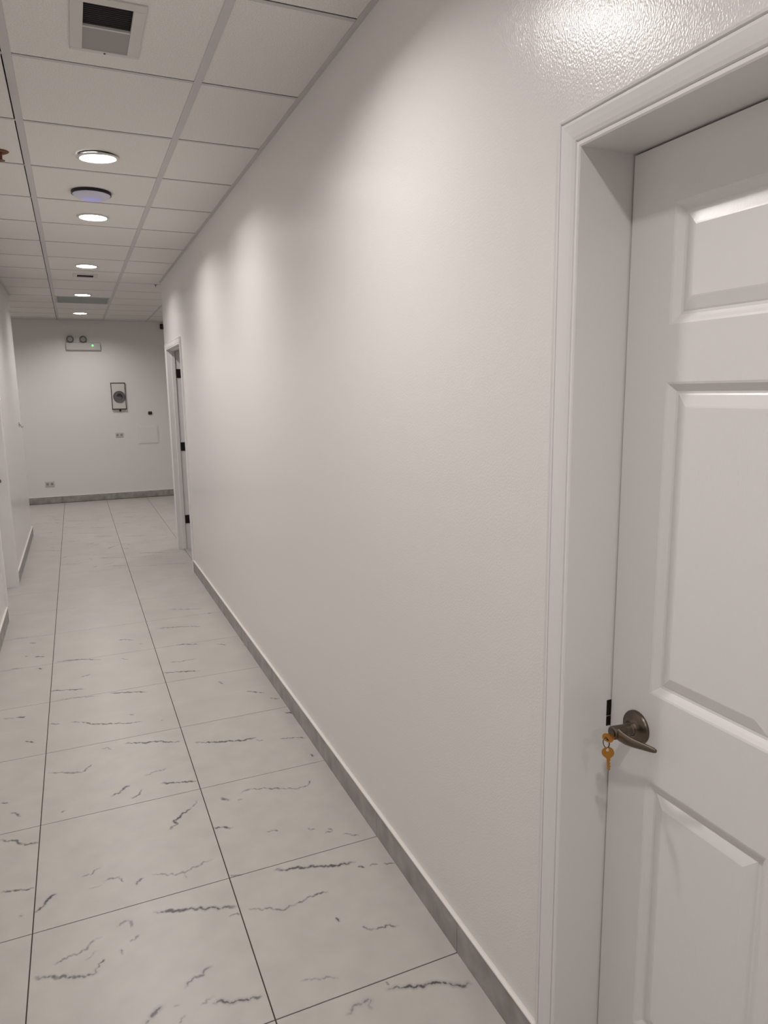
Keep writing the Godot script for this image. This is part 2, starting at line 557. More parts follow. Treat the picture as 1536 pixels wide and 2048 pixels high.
# lever set on the corridor side; dir is the way the lever points along x
func lever_set(t: Node3D, at: Vector3, dir: float):
	var turn := Transform3D(Basis(Vector3(1, 0, 0), PI / 2), at)   # lathe axis to +z
	var mb := MB.new()
	mb.lathe([Vector2(0.0345, 0.0), Vector2(0.0345, 0.0035), Vector2(0.033, 0.0065), Vector2(0.028, 0.0095), Vector2(0.021, 0.0125), Vector2(0.017, 0.0150), Vector2(0.0145, 0.0180)], turn, 48)
	var handle := put("door_handle", mb, M.nickel, t)
	mb = MB.new()
	mb.lathe([Vector2(0.0145, 0.0160), Vector2(0.0125, 0.022), Vector2(0.0120, 0.034), Vector2(0.0130, 0.046), Vector2(0.0138, 0.058), Vector2(0.0132, 0.0625), Vector2(0.0115, 0.064), Vector2(0.0, 0.064)], turn, 32)
	put("neck", mb, M.nickel, handle)
	mb = MB.new()
	mb.lathe([Vector2(0.0078, 0.063), Vector2(0.0078, 0.0655), Vector2(0.0, 0.0655)], turn, 24)
	put("lock_cylinder", mb, M.nickel, handle)
	mb = MB.new()
	var pts := []
	var sz := []
	var path := [[0.0, 0.0, 0.053, 0.0075, 0.0125], [0.014, -0.001, 0.0545, 0.0072, 0.0125], [0.030, -0.002, 0.0545, 0.0062, 0.0110], [0.048, -0.001, 0.0525, 0.0055, 0.0090], [0.066, 0.001, 0.0495, 0.005, 0.0075], [0.084, 0.003, 0.0465, 0.0046, 0.0062], [0.092, 0.004, 0.0452, 0.0042, 0.0052], [0.097, 0.0045, 0.0448, 0.0030, 0.0036]]
	for p in path:
		pts.append(at + Vector3(dir * p[0], p[1], p[2]))
		sz.append(Vector2(p[3], p[4]))
	mb.sweep(pts, sz, Vector3(0, 1, 0), 18)
	put("lever", mb, M.nickel, handle)

# ------------------------------------------------------------------ ceiling fittings
const CAN_R := 0.078       # mouth of a recessed can
const CAN_LENS := 0.070
const CAN_DEPTH := 0.033

func downlight(x: float, z: float, label: String, group: String, gap := false):
	var t := base("recessed_downlight", Vector3(x, H, z))
	tag(t, label, "ceiling light", group)
	var r := CAN_R + 0.016
	# trim ring; on a loose one the near left edge hangs a little off the ceiling
	var mb := MB.new()
	mb.lathe([Vector2(CAN_R - 0.001, 0.004), Vector2(CAN_R, -0.004), Vector2(CAN_R + 0.004, -0.0062), Vector2(r - 0.004, -0.0050), Vector2(r, -0.002), Vector2(r - 0.001, 0.0012)], Transform3D.IDENTITY, 48)
	var ring := put("trim_ring", mb, M.plastic, t)
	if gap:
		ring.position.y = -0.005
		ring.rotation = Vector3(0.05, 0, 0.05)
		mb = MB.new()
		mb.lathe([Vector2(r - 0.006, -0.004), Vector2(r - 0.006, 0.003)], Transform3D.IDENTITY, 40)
		put("gap_shade_ring", mb, M.black, t)  # black ring paints the shade in the gap behind the trim
	mb = MB.new()
	mb.lathe([Vector2(CAN_LENS + 0.002, CAN_DEPTH + 0.004), Vector2(CAN_LENS + 0.002, CAN_DEPTH - 0.006), Vector2(CAN_R, 0.0), Vector2(CAN_R, -0.004)], Transform3D.IDENTITY, 48)
	put("baffle", mb, M.baffle, t)
	mb = MB.new()
	mb.lathe([Vector2(0.0, CAN_DEPTH - 0.001), Vector2(CAN_LENS, CAN_DEPTH), Vector2(CAN_LENS + 0.002, CAN_DEPTH + 0.003)], Transform3D.IDENTITY, 40)
	put("lens", mb, M.glow, t)
	mb = MB.new()
	mb.lathe([Vector2(CAN_R + 0.003, 0.0), Vector2(CAN_R + 0.003, CAN_DEPTH + 0.010), Vector2(0.0, CAN_DEPTH + 0.010)], Transform3D.IDENTITY, 32)
	put("housing", mb, M.black, t)
	var l := AreaLight3D.new()
	l.name = "lamp_light"
	l.area_size = Vector2(CAN_LENS * 1.65, CAN_LENS * 1.65) * 0.85
	l.light_color = LAMP_COLOR
	l.light_energy = LAMP_ENERGY
	l.area_range = 20.0
	l.area_attenuation = 2.0
	l.shadow_enabled = true
	t.add_child(l)
	l.position = Vector3(0, CAN_DEPTH - 0.003, 0)
	l.rotation.x = -PI / 2

# a ceiling tile with a round hole for a can
func holed_tile(x0: float, x1: float, z0: float, z1: float, c: Vector2, r: float) -> MB:
	var mb := MB.new()
	var y := H + 0.0015
	var angles := []
	for k in 48:
		angles.append(TAU * k / 48.0)
	for q in [Vector2(x0, z0), Vector2(x1, z0), Vector2(x1, z1), Vector2(x0, z1)]:
		angles.append(fposmod((q - c).angle(), TAU))
	angles.sort()
	var rim := []
	var edge := []
	for a in angles:
		var d := Vector2(cos(a), sin(a))
		var t := 1e9
		if absf(d.x) > 1e-6:
			t = minf(t, ((x1 if d.x > 0 else x0) - c.x) / d.x)
		if absf(d.y) > 1e-6:
			t = minf(t, ((z1 if d.y > 0 else z0) - c.y) / d.y)
		rim.append(Vector3(c.x + d.x * r, y, c.y + d.y * r))
		edge.append(Vector3(c.x + d.x * t, y, c.y + d.y * t))
	var up := Vector3(0, 0.0155, 0)
	for k in angles.size():
		var k2 := (k + 1) % angles.size()
		mb.quad(rim[k], rim[k2], edge[k2], edge[k], Vector3(0, -1, 0))
		mb.quad(rim[k] + up, rim[k2] + up, edge[k2] + up, edge[k] + up, Vector3(0, 1, 0))
		var o: Vector3 = edge[k] - Vector3(c.x, y, c.y)
		mb.quad(edge[k], edge[k2], edge[k2] + up, edge[k] + up, o)
		mb.quad(rim[k], rim[k2], rim[k2] + up, rim[k] + up, -o)
	return mb

func sprinkler(x: float, z: float, m: Material, label: String, size := 1.0):
	var t := base("sprinkler_head", Vector3(x, H + 0.001, z))
	tag(t, label, "sprinkler")
	t.scale = Vector3.ONE * size
	var mb := MB.new()
	mb.lathe([Vector2(0.012, -0.008), Vector2(0.020, -0.010), Vector2(0.032, -0.004), Vector2(0.036, 0.0)], Transform3D.IDENTITY, 24)
	put("escutcheon", mb, m, t)
	mb = MB.new()
	mb.lathe([Vector2(0.0, -0.040), Vector2(0.016, -0.040), Vector2(0.016, -0.038), Vector2(0.006, -0.036), Vector2(0.007, -0.006)], Transform3D.IDENTITY, 16)
	put("deflector", mb, m, t)

func air_vent(x0: float, x1: float, z0: float, z1: float, label: String, slats: int, damper: bool):
	# z0 nearer the camera; dark slatted mouth with a white frame, and a grey damper plate behind it
	var c := Vector3((x0 + x1) / 2, H, (z0 + z1) / 2)
	var t := base("air_vent", c)
	tag(t, label, "vent", "small air vents in the corridor ceiling")
	var ax := (x1 - x0) / 2
	var az := (z0 - z1) / 2
	var mid := az - 0.137 if damper else -az   # local z of the bar behind the mouth
	var f := 0.036
	var y := -0.004
	var mb := MB.new()
	mb.cbox(Vector3(-ax - f, y, az), Vector3(ax + f, 0.003, az + f), 0.0015)
	mb.cbox(Vector3(-ax - f, y, -az - f * 0.5), Vector3(ax + f, 0.003, -az), 0.0015)
	mb.cbox(Vector3(-ax - f, y, -az), Vector3(-ax, 0.003, az), 0.0015)
	mb.cbox(Vector3(ax, y, -az), Vector3(ax + f, 0.003, az), 0.0015)
	put("frame", mb, M.plastic, t)
	mb = MB.new()
	mb.box(Vector3(-ax, 0.120, mid), Vector3(ax, 0.122, az))
	for c2 in [[Vector3(-ax - 0.002, 0.003, mid), Vector3(-ax, 0.122, az)], [Vector3(ax, 0.003, mid), Vector3(ax + 0.002, 0.122, az)], [Vector3(-ax, 0.003, mid - 0.002), Vector3(ax, 0.122, mid)], [Vector3(-ax, 0.003, az), Vector3(ax, 0.122, az + 0.002)]]:
		mb.box(c2[0], c2[1])
	put("duct", mb, M.galvanised, t)
	for i in slats:
		var z := lerpf(mid, az, (i + 0.5) / slats)
		mb = MB.new()
		mb.box(Vector3(-ax, 0.004, z - 0.0008), Vector3(ax, 0.022, z + 0.0008))
		put("slat", mb, M.vent_dark, t)
	if damper:
		mb = MB.new()
		mb.cbox(Vector3(-ax, y, mid - 0.008), Vector3(ax, 0.004, mid), 0.001)
		put("bar", mb, M.plastic, t)
		mb = MB.new()
		mb.box(Vector3(-ax, -0.001, -az), Vector3(ax, 0.002, mid - 0.008))
		put("damper", mb, M.vent_grey, t)
		mb = MB.new()
		mb.lathe([Vector2(0.0, y - 0.002), Vector2(0.003, y - 0.0015), Vector2(0.004, y)], Transform3D(Basis.IDENTITY, Vector3(0.0, 0, -az - 0.010)), 12)
		put("screw", mb, M.black, t)

# ------------------------------------------------------------------ wall fittings on the end wall (local z out of the wall)
func outlet(called: String, x: float, y: float, w: float, h: float, label: String, category: String):
	var t := base(called, Vector3(x, y, END))
	tag(t, label, category)
	var mb := MB.new()
	mb.cbox(Vector3(-w / 2, -h / 2, 0), Vector3(w / 2, h / 2, 0.007), 0.003)
	put("cover_plate", mb, M.plate, t)
	for s in [-1, 1]:
		mb = MB.new()
		mb.cbox(Vector3(s * w * 0.24 - w * 0.13, -h * 0.22, 0.006), Vector3(s * w * 0.24 + w * 0.13, h * 0.22, 0.010), 0.002)
		put("socket", mb, M.slot_grey, t)

func key_poly(bow: float, len_: float) -> PackedVector2Array:
	# bow at the top round the origin, blade down -y, notched on one side; the hole in the bow is cut through from the top
	var p := PackedVector2Array()
	var hole := bow * 0.30
	var hc := Vector2(0, bow * 0.42)
	for i in 19:
		var a := lerpf(PI / 2 + 0.04, PI / 2 + TAU - 0.04, i / 18.0)
		var q := Vector2(cos(a) * bow, sin(a) * bow * 0.95)
		if q.y < -bow * 0.55:
			continue
		p.append(q)
		if q.x < 0 and q.y < -bow * 0.40 and p.size() < 11:
			pass
	# p runs left side down then right side up; put the blade between the two halves
	var left := PackedVector2Array()
	var right := PackedVector2Array()
	for q in p:
		if q.x < 0:
			left.append(q)
		else:
			right.append(q)
	var out := PackedVector2Array()
	out.append_array(left)
	var b := bow * 0.30
	out.append_array(PackedVector2Array([Vector2(-b, -bow * 1.0), Vector2(-b, -len_ + 0.003), Vector2(0, -len_), Vector2(b * 0.6, -len_ + 0.003)]))
	var k := 6
	for i in k:
		var y := lerpf(-len_ + 0.004, -bow * 1.25, (i + 0.5) / k)
		out.append(Vector2(b * (0.35 if i % 2 == 0 else 0.95), y))
	out.append(Vector2(b, -bow * 1.0))
	out.append_array(right)
	# notch down to the hole and round it
	for i in 9:
		var a := lerpf(PI / 2 - 0.25, PI / 2 - TAU + 0.25, i / 8.0)
		out.append(hc + Vector2(cos(a), sin(a)) * hole)
	return out

# ------------------------------------------------------------------ floor and ceiling fields
func x_range(zfar: float, pad := 0.0) -> Vector2:
	if zfar > CORNER_R:
		return Vector2(LW - pad, W + pad)
	if zfar > CORNER_L:
		return Vector2(LW - pad, FAR_R)
	return Vector2(FAR_L, FAR_R)

func build_floor():
	var f := base("floor")
	structure(f)
	var mb := MB.new()
	mb.box(Vector3(FAR_L - 0.2, -0.12, END - 0.2), Vector3(FAR_R + 0.2, -0.0025, BACK + 0.2))
	put("grout_bed", mb, M.grout, f)
	var g := 0.0016
	for r in range(-9, 18):
		var z1 := -(1.5398 + 0.5834 * (r - 1))
		var z0 := z1 - 0.5834
		z1 = minf(z1, BACK)
		z0 = maxf(z0, END)
		if z1 - z0 < 0.03:
			continue
		var xr := x_range(z0, 0.149)
		for c in range(-5, 7):
			var x0 := maxf(0.3462 + (c - 1) * FT, xr.x)
			var x1 := minf(0.3462 + c * FT, xr.y)
			if x1 - x0 < 0.02:
				continue
			mb = MB.new()
			var lo := Vector3(x0 + g, -0.010, z0 + g)
			var hi := Vector3(x1 - g, 0.0, z1 - g)
			var ch := 0.0008
			var a := [Vector3(lo.x, -ch, lo.z), Vector3(hi.x, -ch, lo.z), Vector3(hi.x, -ch, hi.z), Vector3(lo.x, -ch, hi.z)]
			var b := [Vector3(lo.x + ch, 0, lo.z + ch), Vector3(hi.x - ch, 0, lo.z + ch), Vector3(hi.x - ch, 0, hi.z - ch), Vector3(lo.x + ch, 0, hi.z - ch)]
			var d := [Vector3(lo.x, lo.y, lo.z), Vector3(hi.x, lo.y, lo.z), Vector3(hi.x, lo.y, hi.z), Vector3(lo.x, lo.y, hi.z)]
			mb.quad(b[0], b[1], b[2], b[3], Vector3(0, 1, 0))
			var mid := (lo + hi) / 2
			for k in 4:
				var k2 := (k + 1) % 4
				var o: Vector3 = (a[k] + a[k2]) / 2 - mid
				o.y = 0
				mb.quad(a[k], a[k2], b[k2], b[k], o.normalized() + Vector3(0, 1, 0))
				mb.quad(a[k], a[k2], d[k2], d[k], o)
			put("tile", mb, M.floor_near if r >= 0 and r <= 3 else M.floor, f)

func build_ceiling():
	var f := base("ceiling")
	structure(f)
	var mb := MB.new()
	mb.box(Vector3(FAR_L - 0.2, 2.80, END - 0.2), Vector3(FAR_R + 0.2, 2.95, BACK + 0.2))
	put("deck", mb, M.concrete, f)
	var tw := 0.014     # half width of a main tee
	for r in range(-8, 17):
		var z1 := -(2.1553 + CZ * (r - 1))
		var z0 := z1 - CZ
		z1 = minf(z1, BACK)
		z0 = maxf(z0, END)
		if z1 - z0 < 0.05:
			continue
		var xr := x_range(z0)
		for c in range(-5, 8):
			var x0 := maxf(0.4969 + (c - 1) * CT, xr.x)
			var x1 := minf(0.4969 + c * CT, xr.y)
			if x1 - x0 < 0.05:
				continue
			# cross tee on the near edge of the cell: flange, and a hairline gap on its near side
			if z1 < BACK:
				mb = MB.new()
				mb.box(Vector3(x0 + tw, H + 0.0005, z1 - 0.010), Vector3(x1 - tw, H + 0.0022, z1 + 0.006))
				put("cross_tee", mb, M.tee, f)
			if c == 0 and r == 12:
				continue       # the return grille sits here
			var tx1 := x1 - tw + 0.001
			if c == -1:
				tx1 -= 0.006        # a hairline gap shows along the left of the left main tee
			var mouth = null
			for p in VENTS:
				if p[0] > x0 and p[1] < x1 and p[2] < z1 and p[3] > z0:
					mouth = p
			if mouth != null:
				mb = MB.new()
				var ty0 := H + 0.0015
				var ty1 := H + 0.017
				var tx0 := x0 + tw - 0.001
				mb.box(Vector3(tx0, ty0, z0 + 0.0105), Vector3(tx1, ty1, mouth[3]))
				mb.box(Vector3(tx0, ty0, mouth[2]), Vector3(tx1, ty1, z1 - 0.0095))
				mb.box(Vector3(tx0, ty0, mouth[3]), Vector3(mouth[0], ty1, mouth[2]))
				mb.box(Vector3(mouth[1], ty0, mouth[3]), Vector3(tx1, ty1, mouth[2]))
				put("tile", mb, M.tile_ceiling, f)
				continue
			var hole = null
			for p in LAMPS:
				if p.x > x0 and p.x < x1 and p.y > z0 and p.y < z1:
					hole = p
			if hole != null:
				put("tile", holed_tile(x0 + tw - 0.001, x1 - tw + 0.001, z0 + 0.0105, z1 - 0.0095, hole, CAN_R + 0.003), M.tile_ceiling, f)
				continue
			mb = MB.new()
			mb.cbox(Vector3(x0 + tw - 0.001, H + 0.0015, z0 + 0.0105), Vector3(tx1, H + 0.017, z1 - 0.0095), 0.001)
			put("tile", mb, M.tile_ceiling, f)
	for c in range(-4, 7):
		var x := 0.4969 + (c - 1) * CT
		var near := BACK
		if x < LW:
			near = CORNER_L
		elif x > W:
			near = CORNER_R
		if x < FAR_L or x > FAR_R:
			continue
		mb = MB.new()
		mb.cbox(Vector3(x - tw, H - 0.001, END), Vector3(x + tw, H + 0.030, near), 0.0008)
		put("main_tee", mb, M.tee, f)
	for b in [[Vector3(W - 0.020, H - 0.001, CORNER_R), Vector3(W, H + 0.001, BACK)], [Vector3(LW, H - 0.001, CORNER_L), Vector3(LW + 0.020, H + 0.001, BACK)], [Vector3(FAR_L, H - 0.001, END), Vector3(FAR_R, H + 0.001, END + 0.020)]]:
		mb = MB.new()
		mb.box(b[0], b[1])
		put("wall_angle", mb, M.tee, f)

# a run of skirting tiles with a pale rounded bead along the top; dir along the run, out away from the wall
func skirting(called: String, a: Vector3, b: Vector3, out: Vector3, phase: float):
	var t := base(called)
	structure(t)
	var run := (b - a).length()
	var dir := (b - a) / run
	var at := 0.0
	var first := phase
	while at < run - 0.01:
		var to := minf(first if at == 0.0 and first > 0.02 else at + 0.5834, run)
		var p := a + dir * (at + 0.0008)
		var q := a + dir * (to - 0.0008) + out * 0.011 + Vector3(0, 0.098, 0)
		var lo := Vector3(minf(p.x, q.x), 0.0, minf(p.z, q.z))
		var hi := Vector3(maxf(p.x, q.x), 0.098, maxf(p.z, q.z))
		var mb := MB.new()
		mb.cbox(lo, hi, 0.0008)
		put("tile", mb, M.baseboard, t)
		at = to
	var mb2 := MB.new()
	mb2.sweep([a + Vector3(0, 0.0985, 0) + out * 0.004, b + Vector3(0, 0.0985, 0) + out * 0.004], [Vector2(0.0085, 0.005), Vector2(0.0085, 0.005)], Vector3(0, 1, 0), 12)
	put("bead", mb2, M.caulk, t)

func _ready():
	# ---------------------------------------------------------------- camera, environment
	var cam := Camera3D.new()
	cam.name = "camera"
	add_child(cam)
	cam.position = Vector3(0, 1.5735, 0)
	cam.rotation = Vector3(-0.1693, -0.4090, -0.0141)
	cam.fov = rad_to_deg(2.0 * atan(1024.0 / 1407.7))
	cam.near = 0.02
	cam.current = true
	var env := Environment.new()
	env.background_mode = Environment.BG_COLOR
	env.background_color = Color(0, 0, 0)
	env.tonemap_mode = Environment.TONE_MAPPER_LINEAR
	env.tonemap_exposure = EXPOSURE
	env.sdfgi_enabled = true
	env.ssao_enabled = true
	env.ssil_enabled = true
	var we := WorldEnvironment.new()
	we.name = "world"
	we.environment = env
	add_child(we)

	make_materials()
	M.vent_dark = mat(Color(0.24, 0.23, 0.225), 0.6)
	M.vent_grey = mat(Color(0.60, 0.59, 0.585), 0.6)
	M.slot_grey = mat(Color(0.55, 0.55, 0.54), 0.5)
	M.plate = mat(Color(0.76, 0.755, 0.745), 0.5)
	M.slot_dark = mat(Color(0.14, 0.14, 0.145), 0.5)
	M.head_grey = mat(Color(0.30, 0.30, 0.30), 0.5)
	M.dial_grey = mat(Color(0.36, 0.36, 0.37), 0.5)
	M.grille = mat(Color(0.70, 0.72, 0.71), 0.6)

	# ---------------------------------------------------------------- shell
	build_floor()
	build_ceiling()
	var top := 2.80
	var th := 0.150
	var o1 := [-1.105 - 0.018, -1.105 + 0.868 + 0.018]       # rough opening of the near door
	var o2 := [-7.35 - 0.018, -7.35 + 0.940 + 0.018]         # of the far door
	var ht := 2.005 + 0.018
	slab("wall_right", [
		[Vector3(W, 0, o1[1]), Vector3(W + th, top, BACK)],
		[Vector3(W, ht, o1[0]), Vector3(W + th, top, o1[1])],
		[Vector3(W, 0, o2[1]), Vector3(W + th, top, o1[0])],
		[Vector3(W, ht, o2[0]), Vector3(W + th, top, o2[1])],
		[Vector3(W, 0, CORNER_R), Vector3(W + th, top, o2[0])]], M.wall)
	slab("wall_right_return", [[Vector3(W + th, 0, CORNER_R), Vector3(FAR_R, top, CORNER_R + 0.10)]], M.wall)
	slab("wall_right_room", [[Vector3(2.4, 0, CORNER_R + 0.10), Vector3(2.5, top, BACK)], [Vector3(W + th, 0, -4.0), Vector3(2.4, top, -3.9)]], M.wall)
	var o3 := [-6.48 - 0.018, -5.55 + 0.018]
	slab("wall_left", [
		[Vector3(LW - th, 0, o3[1]), Vector3(LW, top, BACK)],
		[Vector3(LW - th, ht, o3[0]), Vector3(LW, top, o3[1])],
		[Vector3(LW - th, 0, CORNER_L), Vector3(LW, top, o3[0])]], M.wall)
	slab("wall_left_room", [[Vector3(LW - 0.9, 0, -6.9), Vector3(LW - 0.8, top, -5.2)], [Vector3(LW - 0.8, 0, -6.9), Vector3(LW - th, top, -6.8)], [Vector3(LW - 0.8, 0, -5.3), Vector3(LW - th, top, -5.2)]], M.wall)
	slab("wall_left_return", [[Vector3(FAR_L, 0, CORNER_L), Vector3(LW - th, top, CORNER_L + 0.10)]], M.wall)
	slab("wall_end", [[Vector3(FAR_L, 0, END - 0.15), Vector3(FAR_R, top, END)]], M.wall)
	slab("wall_far_right", [[Vector3(FAR_R, 0, END - 0.15), Vector3(FAR_R + 0.15, top, CORNER_R + 0.10)]], M.wall)
	slab("wall_far_left", [[Vector3(FAR_L - 0.15, 0, END - 0.15), Vector3(FAR_L, top, CORNER_L + 0.10)]], M.wall)
	slab("wall_back", [[Vector3(LW - th, 0, BACK), Vector3(2.5, top, BACK + 0.15)]], M.wall)

	slab("floor_side_room", [[Vector3(W + th, -0.012, CORNER_R + 0.10), Vector3(2.4, -0.001, BACK)]], M.floor)
	slab("ceiling_side_room", [[Vector3(W + th, H, CORNER_R + 0.10), Vector3(2.4, H + 0.03, BACK)]], M.tile_ceiling)

	# skirting, broken at the doors
	skirting("baseboard_right", Vector3(W, 0, -1.105 - 0.058), Vector3(W, 0, -6.41 + 0.058), Vector3(-1, 0, 0), 1.5398 - 1.163)
	skirting("baseboard_right_near", Vector3(W, 0, BACK), Vector3(W, 0, -0.237 + 0.058), Vector3(-1, 0, 0), 0.2)
	skirting("baseboard_left", Vector3(LW, 0, BACK), Vector3(LW, 0, -5.55 + 0.058), Vector3(1, 0, 0), 0.2)
	skirting("baseboard_left_far", Vector3(LW, 0, -6.48 - 0.058), Vector3(LW, 0, CORNER_L), Vector3(1, 0, 0), 0.3)
	skirting("baseboard_end", Vector3(FAR_L, 0, END), Vector3(FAR_R, 0, END), Vector3(0, 0, 1), 0.4)

	# ---------------------------------------------------------------- doors
	# near door in the right wall
	var trim := door_trim("trim_1", Vector3(W, 0, -1.105), -PI / 2, 0.868, 2.005, th, 0.0)
	var strike := MB.new()
	strike.cbox(Vector3(-0.001, 0.885, -0.1165), Vector3(0.0012, 0.920, -0.1050), 0.0004)
	strike.cbox(Vector3(-0.001, 0.862, -0.1165), Vector3(0.0012, 0.8835, -0.1053), 0.0004)
	put("strike_plate", strike, M.bronze, trim)
	var d1 := base("door_1", Vector3(W, 0, -1.105), -PI / 2)
	structure(d1)
	door_leaf(d1, 0.0035, 0.8645, 2.001, -0.115)
	lever_set(d1, Vector3(0.079, 0.893, -0.115), 1.0)

	# far door, standing open into its room, hinged on the far jamb
	var trim2 := door_trim("trim_2", Vector3(W, 0, -7.35), -PI / 2, 0.940, 2.005, th, 0.070)
	for y in [1.78, 1.055, 0.31]:
		var hm := MB.new()
		hm.cbox(Vector3(0.0, y - 0.043, -0.112), Vector3(0.004, y + 0.043, -0.074), 0.0005)
		hm.lathe([Vector2(0.0, y - 0.044), Vector2(0.0065, y - 0.044), Vector2(0.0065, y + 0.044), Vector2(0.0, y + 0.044)], Transform3D(Basis.IDENTITY, Vector3(0.0065, 0, -0.116)), 12)
		put("hinge", hm, M.hinge, trim2)
	var d2 := base("door_2", Vector3(W + th, 0, -7.35 + 0.042), 0.0)
	structure(d2)
	door_leaf(d2, 0.005, 0.915, 2.001, 0.0)

	# left door, closed in its recess
	door_trim("trim_3", Vector3(LW, 0, -5.55), PI / 2, 0.930, 2.005, th, 0.0)
	var d3 := base("door_3", Vector3(LW, 0, -5.55), PI / 2)
	structure(d3)
	door_leaf(d3, 0.0035, 0.9265, 2.001, -0.095)
	lever_set(d3, Vector3(0.86, 0.905, -0.095), -1.0)

	# ---------------------------------------------------------------- lamps
	var g := "round downlights along the corridor ceiling"
	var told := [
		"round ceiling downlight behind the camera, farthest back along the corridor",
		"round ceiling downlight overhead, level with the near panelled door",
		"round ceiling downlight just beyond the near door, before the air vent",
		"largest lit round downlight, with a dark gap at its trim, before the flat black-rimmed disc",
		"lit round downlight just beyond the flat black-rimmed ceiling disc",
		"lit round downlight just before the small dark far vent",
		"lit round downlight just before the grey ceiling grille",
		"farthest lit round downlight, beyond the grey grille near the end wall",
		"round downlight of the side passage, hidden behind the right wall's far corner",
		"added unseen downlight to brighten the end wall, behind the left wall's far corner"]
	for i in LAMPS.size():
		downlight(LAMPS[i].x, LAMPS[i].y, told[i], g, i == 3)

	# ---------------------------------------------------------------- ceiling fittings
	air_vent(VENTS[0][0], VENTS[0][1], VENTS[0][2], VENTS[0][3], "white-framed ceiling vent with dark slatted mouth and grey plate, nearest the camera", 12, true)
	air_vent(VENTS[1][0], VENTS[1][1], VENTS[1][2], VENTS[1][3], "small dark slatted vent far along the ceiling, beyond the fourth lit downlight", 6, false)

	var det := base("ceiling_disc", Vector3(0.181, H, -4.37))
	tag(det, "flat round ceiling device with black rim and pale bluish face between two downlights", "detector")
	var mb := MB.new()
	mb.lathe([Vector2(0.097, -0.015), Vector2(0.102, -0.014), Vector2(0.103, 0.0)], Transform3D.IDENTITY, 48)
	put("rim", mb, M.black, det)
	mb = MB.new()
	mb.lathe([Vector2(0.050, -0.038), Vector2(0.065, -0.0345), Vector2(0.080, -0.029), Vector2(0.091, -0.022), Vector2(0.098, -0.014)], Transform3D.IDENTITY, 48)
	put("face", mb, M.dome, det)
	mb = MB.new()
	mb.lathe([Vector2(0.0, -0.042), Vector2(0.030, -0.0408), Vector2(0.050, -0.038)], Transform3D.IDENTITY, 32)
	put("status_light", mb, M.led_blue, det)

	sprinkler(-0.212, -3.81, M.rust, "brown rusty sprinkler head on the ceiling at the left edge")
	sprinkler(0.855, -7.69, M.steel, "small metal sprinkler head on the ceiling at the far end of right wall", 0.45)

	# grey return grille in place of one ceiling tile
	var gx0 := 0.4969 - CT + 0.014
	var gx1 := 0.4969 - 0.014
	var gz1 := -(2.1553 + CZ * 11) - 0.012
	var gz0 := gz1 - CZ + 0.024
	var gr := base("return_grille", Vector3((gx0 + gx1) / 2, H, (gz0 + gz1) / 2))
	tag(gr, "grey slatted return air grille filling one ceiling cell near the end wall", "grille")
	var ax := (gx1 - gx0) / 2
	var az := (gz1 - gz0) / 2
	mb = MB.new()
	mb.box(Vector3(-ax, 0.014, -az), Vector3(ax, 0.018, az))
	put("backing", mb, M.grille, gr)
	mb = MB.new()
	for b in [[Vector3(-ax, 0.0, -az), Vector3(-ax + 0.02, 0.014, az)], [Vector3(ax - 0.02, 0.0, -az), Vector3(ax, 0.014, az)], [Vector3(-ax + 0.02, 0.0, -az), Vector3(ax - 0.02, 0.014, -az + 0.02)], [Vector3(-ax + 0.02, 0.0, az - 0.02), Vector3(ax - 0.02, 0.014, az)]]:
		mb.box(b[0], b[1])
	put("frame", mb, M.grille, gr)
	var slat := MB.new()
	slat.box(Vector3(-ax + 0.02, 0.003, -0.003), Vector3(ax - 0.02, 0.014, 0.003))
	var slat_mesh := slat.mesh()
	for i in 16:
		var s := put_mesh("slat", slat_mesh, M.grille, gr)
		s.position.z = lerpf(-az + 0.02, az - 0.02, (i + 0.5) / 16.0)

	# ---------------------------------------------------------------- end wall fittings
	var em := base("emergency_light", Vector3(0.20, 2.29, END))
	tag(em, "white twin-head emergency light with green indicator, high on the end wall", "emergency light")
	mb = MB.new()
	mb.cbox(Vector3(-0.235, -0.055, 0.0), Vector3(0.235, 0.055, 0.045), 0.008)
	put("housing", mb, M.plate, em)
	for x in [-0.171, 0.004]:
		mb = MB.new()
		var hx := Transform3D(Basis(Vector3(1, 0, 0), PI / 2 + 0.35), Vector3(x, 0.108, 0.045))
		mb.lathe([Vector2(0.0, -0.035), Vector2(0.030, -0.035), Vector2(0.044, 0.020), Vector2(0.048, 0.026), Vector2(0.046, 0.032), Vector2(0.0, 0.034)], hx, 28)
		var head := put("lamp_head", mb, M.head_grey, em)
		mb = MB.new()
		mb.lathe([Vector2(0.036, 0.0335), Vector2(0.028, 0.0375), Vector2(0.0, 0.039)], hx, 24)
		put("lamp_glass", mb, M.slot_grey, head)
		mb = MB.new()
		mb.sweep([Vector3(x, 0.050, 0.040), Vector3(x, 0.085, 0.042)], [Vector2(0.010, 0.010), Vector2(0.010, 0.010)], Vector3(0, 0, 1), 12)
		put("swivel", mb, M.slot_grey, head)
	mb = MB.new()
	mb.lathe([Vector2(0.014, 0.0), Vector2(0.014, 0.004), Vector2(0.0, 0.006)], Transform3D(Basis(Vector3(1, 0, 0), PI / 2), Vector3(0.126, 0.012, 0.0445)), 16)
	put("indicator_led", mb, M.led_green, em)

	var ab := base("alarm_box", Vector3(0.633, 1.563, END))
	tag(ab, "white wall box with black outline and round grey dial, on the end wall", "wall box")
	mb = MB.new()
	mb.cbox(Vector3(-0.094, -0.189, 0.0), Vector3(0.094, 0.189, 0.030), 0.003)
	put("body", mb, M.plastic, ab)
	mb = MB.new()
	mb.box(Vector3(-0.104, 0.189, 0.0), Vector3(0.104, 0.199, 0.034))
	mb.box(Vector3(-0.104, -0.199, 0.0), Vector3(0.104, -0.189, 0.034))
